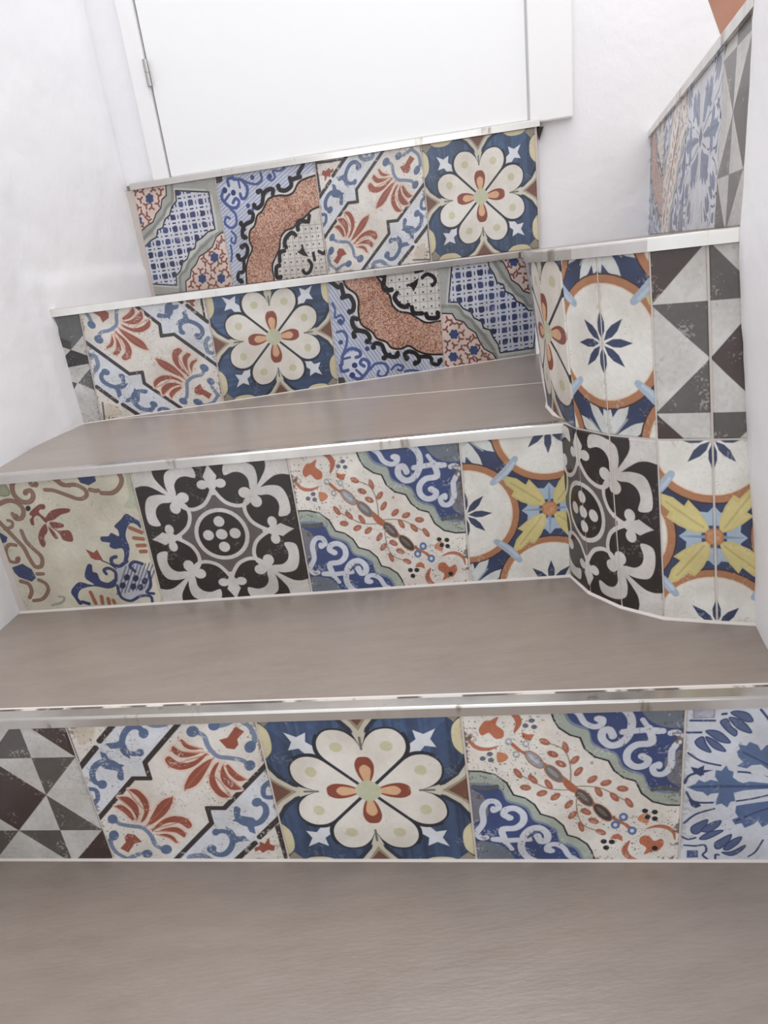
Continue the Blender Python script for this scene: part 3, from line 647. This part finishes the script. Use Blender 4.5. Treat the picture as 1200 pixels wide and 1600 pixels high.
def tile(parent, key, bl, br, tr, tl, uv, rot=0, gap=.0011, thick=.006, cut=None):
    """one ceramic tile from four front corners; uv = (u0, u1, v0, v1) of the print that it shows"""
    bl, br, tr, tl = [Vector(p) for p in (bl, br, tr, tl)]
    w = ((br-bl).length+(tr-tl).length)/2; h = ((tl-bl).length+(tr-br).length)/2
    nrm = (br-bl).cross(tl-bl).normalized()
    def at(a, b): return (bl*(1-a)+br*a)*(1-b)+(tl*(1-a)+tr*a)*b
    V, U = [], []
    for g, dz in ((gap, -thick), (gap, -.0008), (gap+.0010, 0)):
        for a, b in ((0, 0), (1, 0), (1, 1), (0, 1)):
            A = a*(1-2*g/w)+g/w; B = b*(1-2*g/h)+g/h
            V.append(at(A, B)+nrm*dz); U.append(uvrot(uv[0]+(uv[1]-uv[0])*A, uv[2]+(uv[3]-uv[2])*B, rot))
    Fc = [(3, 2, 1, 0), (8, 9, 10, 11)]+[(r*4+i, r*4+(i+1) % 4, r*4+4+(i+1) % 4, r*4+4+i) for r in (0, 1) for i in range(4)]
    o = link('tile', V, Fc, tile_mat(key), parent, U); o['label'] = LABEL[key]
    return o

# ---------------------------------------------------------------- levels and plan lines (metres, from the photograph's tile grid)
ZL = [0.0, .198, .3945, .5795, .789]              # tops of the treads
Z5 = .749                                         # next step up to the right
TW = .202
LINES = {1: ((-.3509, .5567), -8.338), 2: ((-.3060, .7816), -7.038), 3: ((-.4492, 1.1010), 10.235), 4: ((-.2466, 1.4051), -11.235)}
def on(k, s, d=0.0):
    (x, y), a = LINES[k]; a = math.radians(a); return (x+s*math.cos(a)+d*math.sin(a), y+s*math.sin(a)-d*math.cos(a))   # d > 0: out towards the viewer
LEFT = [(-.424, 1.50), (-.430, 1.42), (-.488, 1.085), (-.512, .85), (-.535, .55), (-.56, .05)]

# ---------------------------------------------------------------- walls, floor, door
def wall_sheet(name, path, z0, z1, back, step=.018, amp=.0014, lean=None, extra=None):
    """plastered wall: uneven inner face, flat back; path in plan, inner side to the right of the walking direction"""
    pts = []
    for a, b in zip(path[:-1], path[1:]):
        n = max(1, int(math.dist(a, b)/step))
        pts += [(a[0]+(b[0]-a[0])*i/n, a[1]+(b[1]-a[1])*i/n) for i in range(n)]
    pts.append(path[-1]); nz = int((z1-z0)/step); V = []; N = len(pts)
    for i, (x, y) in enumerate(pts):
        a = pts[max(0, i-1)]; b = pts[min(N-1, i+1)]; t = Vector((b[0]-a[0], b[1]-a[1])).normalized(); out = Vector((t.y, -t.x))
        for j in range(nz+1):
            zz = z0+(z1-z0)*j/nz; q = Vector((x*9, y*9, zz*9))
            dd = amp*(noise.noise(q)+.6*noise.noise(q*2.7)+.35*noise.noise(q*7))
            if extra: dd += extra(x, y, zz, q)
            sx = lean(x, y, zz) if lean else 0.0
            V.append((x-out.x*dd+sx, y-out.y*dd, zz))
    m = nz+1; Fc = [(i*m+j, (i+1)*m+j, (i+1)*m+j+1, i*m+j+1) for i in range(N-1) for j in range(nz)]
    K = len(V)
    a, b = pts[0], pts[-1]
    for (x, y), (ox, oy) in ((pts[0], back[0]), (pts[-1], back[1])): V += [(x+ox, y+oy, z0), (x+ox, y+oy, z1)]
    Fc += [(K, K+1, K+3, K+2)]
    Fc += [tuple(range(0, m))+(K+1, K), tuple((N-1)*m+j for j in range(m))+(K+3, K+2)]
    Fc += [tuple(i*m for i in range(N))+(K+2, K), tuple(i*m+nz for i in range(N))+(K+3, K+1)]
    o = fixn(link(name, V, Fc, M_WALL)); 
    for p in o.data.polygons: p.use_smooth = len(p.vertices) == 4
    return tag(o, kind='structure')

def patches(x, y, zz, q):                          # hand-laid plaster: a thicker band above the third tread, scattered lumps
    edge = .632+.030*(y-1.1)+.010*noise.noise(Vector((x*30, y*30, 3))); t = max(0.0, min(1.0, (edge-zz)/.010)) if y > 1.05 else 0.0
    return -.0032*t-.0045*max(0.0, noise.noise(q*4.1+Vector((7, 3, 1)))-.45)-.004*max(0.0, noise.noise(q*8.3)-.5)
WALL_L = wall_sheet('wall_left', LEFT[::-1], -.02, 2.25, ((-.12, 0), (-.12, 0)), step=.011, extra=patches)
tag(WALL_L, 'white lumpy plaster wall beside the steps')
bw0, bw1 = on(4, -.25, -.016), on(4, 1.35, -.016)
WALL_B = wall_sheet('wall_back', [bw0, bw1], -.02, 2.25, ((.02, .1), (.02, .1)), amp=.0010)
tag(WALL_B, 'white plaster wall holding the door')

def lean_r(x, y, zz):                              # the plastered end of this wall leans in towards the top
    t = min(1.0, max(0.0, (zz-.198)/(.5795-.198))); t = t*t*(3-2*t)*.35+t*.65
    return -.044*t-.012*max(0, min(1, (zz-.58)/.9))
RIGHT = [(.376, .585), (.366, .572), (.352, .521), (.334, .452), (.322, .36), (.318, .12)]
WALL_R = wall_sheet('wall_right', RIGHT, -.02, 2.25, ((.12, .0), (.12, 0)), step=.014, amp=.0016, lean=lean_r)
tag(WALL_R, 'white plaster wall end beside the curved riser')

f0, f1 = on(1, -.23, -.03), on(1, .73, -.03)
FLOOR = tag(prism('floor', [(-.61, -.7), (.345, -.7), (.345, .40), f1, f0], -.03, 0.0, M_STONE), 'brown-grey porcelain floor below the lowest tiled riser', kind='structure')

# door with frame, standing on the top sill
DOOR = empty('door_1', (*on(4, .3, -.02), ZL[4])); tag(DOOR, 'plain white door in a white frame above the top riser', kind='structure')
ang4 = math.radians(LINES[4][1]); rot4 = Matrix.Rotation(ang4, 4, 'Z')
def s4(x): return (x+.2466)/math.cos(ang4)
org4 = (-.2466, 1.4051, 0)
def dbox(name, x0, x1, d0, d1, z0, z1, m, bev=.0008, parent=DOOR):   # d: distance behind the riser plane
    return box(name, (s4(x0), d0, z0), (s4(x1), d1, z1), m, parent, bev, rot4, org4)
leaf = dbox('leaf', -.331, .3345, .004, .030, ZL[4]+.002, 2.04, M_DOOR)
fl = dbox('frame', -.366, -.3345, -.002, .040, ZL[4]-.003, 2.11, M_FRAME, .0015); tag(fl, 'white hinge-side door post')
fr = dbox('frame', .3385, .409, -.002, .040, ZL[4]-.004, 2.11, M_FRAME, .0015); tag(fr, 'wide white door post')
dbox('frame', -.366, .409, -.002, .040, 2.045, 2.11, M_FRAME, .0015)
dbox('shadow_gap', -.3345, -.331, .012, .030, ZL[4], 2.045, mat('gap_grey', (170, 168, 166), .8)[0], 0); dbox('shadow_gap', .3345, .3385, .008, .030, ZL[4], 2.045, mat('seal_grey', (214, 214, 214), .7)[0], 0)
for zz in (.963, 1.80):                            # knuckle hinges
    V, Fc = [], []; c = Vector((*on(4, s4(-.3325), .0035), zz)); n = 12
    for j, (h, rr) in enumerate(((-.022, .002), (-.021, .0042), (-.001, .0042), (-.0005, .0034), (.0005, .0034), (.001, .0042), (.021, .0042), (.022, .002))):
        V += [c+Vector((rr*math.cos(2*math.pi*i/n), rr*math.sin(2*math.pi*i/n), h)) for i in range(n)]
    Fc = [(j*n+i, j*n+(i+1) % n, j*n+n+(i+1) % n, j*n+n+i) for j in range(7) for i in range(n)]+[tuple(range(n)), tuple(7*n+i for i in range(n))]
    hg = fixn(link('hinge', V, Fc, M_STEEL, DOOR)); tag(hg, 'small steel knuckle hinge')

# ---------------------------------------------------------------- the staircase
ST = empty('staircase', (0, .55, 0)); tag(ST, 'winding stair with patterned ceramic tile risers and brown-grey treads', 'staircase')
NOSE = [(-.009, -.011), (-.009, .0008), (.0028, .0008), (.0042, 0.0), (.0048, -.0014), (.0048, -.011)]
def nosing(path, m=M_METAL): return sweep('nosing_trim', path, NOSE, m, ST)
def jointline(path): return sweep('grout_joint', path, [(-.009, -.010), (-.009, .0003), (-.0125, .0003), (-.0125, -.010)], M_JOINT, ST)
def caulk(path, r=.0028): return sweep('caulk_line', path, [(-.004, -.001), (-.004, r), (0.0006, r), (r, .0006), (r, -.001)], M_CAULK, ST)
def lathe_z(p, z): return (p[0], p[1], z)

def riser(k, s0, s1, zb, zt):
    a0, a1, c1, c0 = on(k, s0, -.0016), on(k, s1, -.0016), on(k, s1, -.024), on(k, s0, -.024)
    return prism('riser', [a0, a1, c1, c0], zb, zt, M_GROUT, ST)
def straight_tiles(k, par, cuts, keys, zb, zt, vb):
    """cuts: (s at top, s at bottom) of each joint; keys: (print, quarter turns, u0, u1)"""
    for (t0, b0), (t1, b1), (key, r, u0, u1) in zip(cuts[:-1], cuts[1:], keys):
        tile(par, key, lathe_z(on(k, b0), zb), lathe_z(on(k, b1), zb), lathe_z(on(k, t1), zt), lathe_z(on(k, t0), zt), (u0, u1, vb, vb+(zt-zb)/TW), r)

# lowest riser
r1 = riser(1, -.215, .735, 0.0, ZL[1]-.011)
straight_tiles(1, r1, [(-.2015, -.200), (-.0005, .001), (.2022, .2045), (.4032, .4058), (.6043, .606), (.735, .735)],
               [('pinwheel', 0, 0, 1), ('palmette', 0, 0, 1), ('daisy', 0, 0, 1), ('garland', 0, 0, 1), ('tulip', 0, 0, .64)], 0.0, ZL[1]-.0095, .03)
# second riser
r2 = riser(2, -.215, .5325, ZL[1], ZL[2]-.011)
straight_tiles(2, r2, [(-.2015, -.2015), (-.0005, -.003), (.1997, .2013), (.4065, .4072), (.5315, .5315)],
               [('cream', 0, 0, 1), ('fleur', 0, 0, 1), ('garland', 0, 0, 1), ('circles', 0, 0, .62)], ZL[1], ZL[2]-.0095, .04)
# third riser
r3 = riser(3, -.05, .785, ZL[2], ZL[3]-.011)
straight_tiles(3, r3, [(-.050, -.058), (.005, -.006), (.2034, .1988), (.4075, .4021), (.6062, .603), (.785, .786)],
               [('hourglass', 0, .745, 1), ('palmette', 1, 0, 1), ('daisy', 1, 0, 1), ('lace', 0, 0, 1), ('lattice', 0, 0, .9)], ZL[2], ZL[3]-.0095, .02)
# riser under the door
r4 = riser(4, -.195, .607, ZL[3], ZL[4]-.011)
straight_tiles(4, r4, [(-.170, -.174), (.002, -.0005), (.2021, .1993), (.4025, .404), (.604, .606)],
               [('lattice', 1, .15, 1), ('lace', 3, 0, 1), ('palmette', 2, 0, 1), ('daisy', 0, 0, 1)], ZL[3], ZL[4]-.0095, 0.0)

# curved riser, two rows of narrow cut strips: base, middle and top lines in plan
BASE = [(.2205, .7165), (.2285, .669), (.2505, .629), (.284, .596), (.331, .577), (.3685, .563)]
TOP = [(.2045, .7270), (.2091, .700), (.230, .655), (.2644, .615), (.3057, .592), (.3380, .576)]
zt3 = ZL[3]-.0095
def leaned(i, z): 
    t = (z-ZL[1])/(zt3-ZL[1]); j = i if i else 0
    b, tp = (BASE[i], TOP[i]); return (b[0]+(tp[0]-b[0])*t, b[1]+(tp[1]-b[1])*t, z)
SIDE_B = [(.329, 1.236), (.262, .964), (.2330, .84), (.2215, .803), (.2172, .757)]
SIDE_T = [(.306, 1.2375), (.2415, .964), (.2120, .84), (.2028, .800), (.2001, .750)]
def loft(name, A, B, m, parent, back=.016, inset=.0016):
    """solid strip wall between the lower line A and the upper line B"""
    V = []; n = len(A)
    for off in (inset, back):
        for L in (A, B):
            for i in range(n):
                t = (Vector(L[min(n-1, i+1)])-Vector(L[max(0, i-1)])).to_2d().normalized(); o2 = Vector((-t.y, t.x))*off
                V.append((L[i][0]+o2.x, L[i][1]+o2.y, L[i][2]))
    Fc = []
    for i in range(n-1):
        Fc += [(i, i+1, n+i+1, n+i), (2*n+i, 3*n+i, 3*n+i+1, 2*n+i+1), (i, 2*n+i, 2*n+i+1, i+1), (n+i, n+i+1, 3*n+i+1, 3*n+i)]
    Fc += [(0, n, 3*n, 2*n), (n-1, 3*n-1, 4*n-1, 2*n-1)]
    return fixn(link(name, V, Fc, m, parent))
zmid = ZL[2]+.0005
rc = loft('curved_riser', [leaned(i, ZL[1]) for i in range(6)], [leaned(i, zmid) for i in range(6)], M_GROUT, ST); tag(rc, 'lower course of the curved riser, clad in narrow cut strips')
rc2 = loft('curved_riser', [leaned(i, zmid) for i in range(1, 6)], [leaned(i, zt3-.002) for i in range(1, 6)], M_GROUT, ST); tag(rc2, 'upper course of the curved riser, clad in narrow cut strips')
def lean_mid(i): return leaned(i, zmid)
rows = [('fleur', .25, .5, .0, 0), ('fleur', .5, .75, .0, 0), ('fleur', .75, 1.0, .0, 0), ('circles', .25, .5, .02, 0), ('circles', .5, .72, .02, 0)]
for i, (key, u0, u1, vb, r) in enumerate(rows):
    zb, zt = ZL[1], zmid
    tile(rc, key, leaned(i, zb), leaned(i+1, zb), leaned(i+1, zt), leaned(i, zt), (u0, u1, vb, vb+(zt-zb)/TW), r)
rows = [None, ('circles', .74, 1.0, .04, 0), ('circles', 0, .26, .04, 0), ('pinwheel', 0, .25, .12, 0), ('pinwheel', .25, .46, .12, 0)]
for i, q in enumerate(rows):
    if q is None: continue
    key, u0, u1, vb, r = q; zb, zt = zmid, zt3
    tile(rc2, key, leaned(i, zb), leaned(i+1, zb), leaned(i+1, zt), leaned(i, zt), (u0, u1, vb, vb+(zt-zb)/TW), r)
# cheek wall running back along the second tread
cb = [(x, y, ZL[2]) for x, y in SIDE_B]+[leaned(1, ZL[2])]; ct = [(x, y, zt3) for x, y in SIDE_T]+[leaned(1, zt3)]
rs = loft('cheek_wall', cb, [(x, y, z-.002) for x, y, z in ct], M_GROUT, ST, back=.012); tag(rs, 'tiled cheek at the narrow end of the second tread')
for i, (key, u0, u1) in enumerate((('tulip', 0, 1), ('fleur', 0, .6), ('daisy', 0.0, .25), ('daisy', .25, .5), ('daisy', .5, .718))):
    tile(rs, key, cb[i], cb[i+1], ct[i+1], ct[i], (u0, u1, .016, .016+(zt3-ZL[2])/TW))

# riser of the next flight, at right behind the wall end
A5, B5 = Vector((.548, 1.284)), Vector((.336, .590)); d5 = (B5-A5).normalized(); L5 = (B5-A5).length; n5 = Vector((d5.y, -d5.x))   # n5 points to the stair well
def on5(s, d=0.0): q = A5+d5*s+n5*d; return (q.x, q.y)
r5 = prism('riser', [on5(-.01, -.0016), on5(L5, -.0016), on5(L5, -.022), on5(-.01, -.022)], ZL[3], Z5-.011, M_GROUT, ST)
c5 = [0.0, .192, .394, .598, L5]
for i, (key, r, u0, u1) in enumerate((('lace', 0, .05, 1), ('garland', 1, 0, 1), ('tulip', 0, 0, 1), ('pinwheel', 0, 0, .6))):
    tile(r5, key, lathe_z(on5(c5[i]), ZL[3]), lathe_z(on5(c5[i+1]), ZL[3]), lathe_z(on5(c5[i+1]), Z5-.0095), lathe_z(on5(c5[i]), Z5-.0095), (u0, u1, .02, .02+(Z5-ZL[3]-.0095)/TW), r)

# treads
def tread(poly, z, th=.010): return prism('tread', poly, z-th, z, M_STONE, ST)
e = -.0125
tread([on(1, -.19, e), on(1, .728, e), (.349, .52), (.368, .566)]+[(x, y+.002) for x, y in BASE[::-1][1:]]+[on(2, .5325, -.004), on(2, -.212, -.004)], ZL[1])
seamL, seamR = on(3, .01, -.002), (.2560, .9610)
tr2 = tread([on(2, -.195, e), on(2, .528, e), (.2195, .757), (.2235, .803), (.236, .84), (.2585, .9595), (seamL[0]-.004, seamL[1]-.0035), on(3, -.055, -.002)], ZL[2]); tag(tr2, 'front slab of the second tread')
tr2b = tread([(seamL[0]+.006, seamL[1]-.0025), (.2595, .9620), (.331, 1.236), on(3, .785, -.002), on(3, .03, -.002)], ZL[2]); tag(tr2b, 'narrow back slab of the second tread')
prism('grout_joint', [(seamL[0]-.004, seamL[1]-.0035), (.2585, .9595), (.2595, .9620), (seamL[0]+.006, seamL[1]-.0025)], ZL[2]-.008, ZL[2]+.0003, M_CAULK, ST)
off = lambda q, d: (q[0]+d, q[1]+d*.2)
tread([on(3, -.05, e), on(3, .775, e)]+[off(q, .014) for q in SIDE_T[1:]]+[off(q, .012) for q in TOP[1:]]+[(.352, .60), on5(L5-.03, .0), on5(.0, .0), on(4, .607, 0), on(4, -.19, -.004)], ZL[3])
tread([on(4, -.19, e), on(4, .607, e), on(4, .607, -.016), on(4, -.19, -.016)], ZL[4]-.0002)
tread([on5(0.005, e), on5(L5-.012, e), (.80, .62), (.88, 1.185)], Z5)
# metal nosings and joints
nosing([lathe_z(on(1, -.20), ZL[1]), lathe_z(on(1, .733), ZL[1])]); jointline([lathe_z(on(1, -.19), ZL[1]), lathe_z(on(1, .728), ZL[1])])
sweep('grout_joint', [lathe_z(on(1, -.19), ZL[1]), lathe_z(on(1, .728), ZL[1])], [(-.0125, -.009), (-.0125, .0005), (-.0150, .0005), (-.0150, -.009)], M_CAULK, ST)
nosing([lathe_z(on(2, -.205), ZL[2]), lathe_z(on(2, .528), ZL[2])])
nosing([lathe_z(on(3, -.049), ZL[3]), lathe_z(on(3, .783), ZL[3])])
curve_n = [(q[0], q[1], ZL[3]) for q in ((.2000, .760), (.2040, .727), (.2091, .700), (.2175, .676), (.230, .655), (.2460, .634), (.2644, .615), (.2845, .602), (.3057, .592), (.3370, .576))]
nosing([(.302, 1.225, ZL[3]), (.2415, .964, ZL[3]), (.2120, .84, ZL[3]), (.201, .790, ZL[3])]+curve_n)
nosing([lathe_z(on(4, -.172), ZL[4]), lathe_z(on(4, .612), ZL[4])])
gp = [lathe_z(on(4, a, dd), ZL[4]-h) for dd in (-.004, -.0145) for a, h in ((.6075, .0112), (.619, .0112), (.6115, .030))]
tag(fixn(link('cavity_shade', gp, [(0, 1, 2), (5, 4, 3), (0, 3, 4, 1), (1, 4, 5, 2), (2, 5, 3, 0)], M_DARK, ST)), 'small dark wedge standing in for the shade in the cavity under the trim end')  # solid wedge: the cavity's shade is put into its dark colour
nosing([lathe_z(on5(.004), Z5), lathe_z(on5(L5-.004), Z5)])
# white bead along the foot of each riser
caulk([lathe_z(on(1, -.205), 0.0), lathe_z(on(1, .733), 0.0)], .0022)
caulk([lathe_z(on(2, -.21), ZL[1]), lathe_z(on(2, .531), ZL[1])]+[(x, y, ZL[1]) for x, y in BASE[1:]], .0026)
caulk([lathe_z(on(3, -.053), ZL[2]), lathe_z(on(3, .782), ZL[2])], .0016)
caulk([(x, y, ZL[2]) for x, y in SIDE_B]+[lathe_z((.2235, .722), ZL[2])], .0030)

# ---------------------------------------------------------------- terracotta pot on the step beyond
POT = empty('flower_pot', (.545, .905, Z5+.0006)); tag(POT, 'terracotta flower pot standing on the step beyond the wall end', 'flower pot')
def lathe(name, prof, m, parent, n=40):
    c = Vector(parent.location); V = [c+Vector((r*math.cos(2*math.pi*i/n), r*math.sin(2*math.pi*i/n), z)) for r, z in prof for i in range(n)]; k = len(prof)
    Fc = [(j*n+i, j*n+(i+1) % n, j*n+n+(i+1) % n, j*n+n+i) for j in range(k-1) for i in range(n)]+[tuple(range(n)), tuple((k-1)*n+i for i in range(n))]
    return fixn(link(name, V, Fc, m, parent, smooth=True))
lathe('body', [(.046, 0), (.050, .002), (.068, .05), (.088, .10), (.092, .112), (.082, .112), (.078, .100), (.060, .052), (.044, .012)], M_CLAY, POT)
lathe('rim', [(.090, .104), (.099, .106), (.102, .114), (.102, .136), (.098, .142), (.088, .142), (.085, .136), (.085, .104)], M_CLAY, POT)
lathe('soil', [(.055, .085), (.0815, .112), (.083, .122), (.03, .127)], M_SOIL, POT)
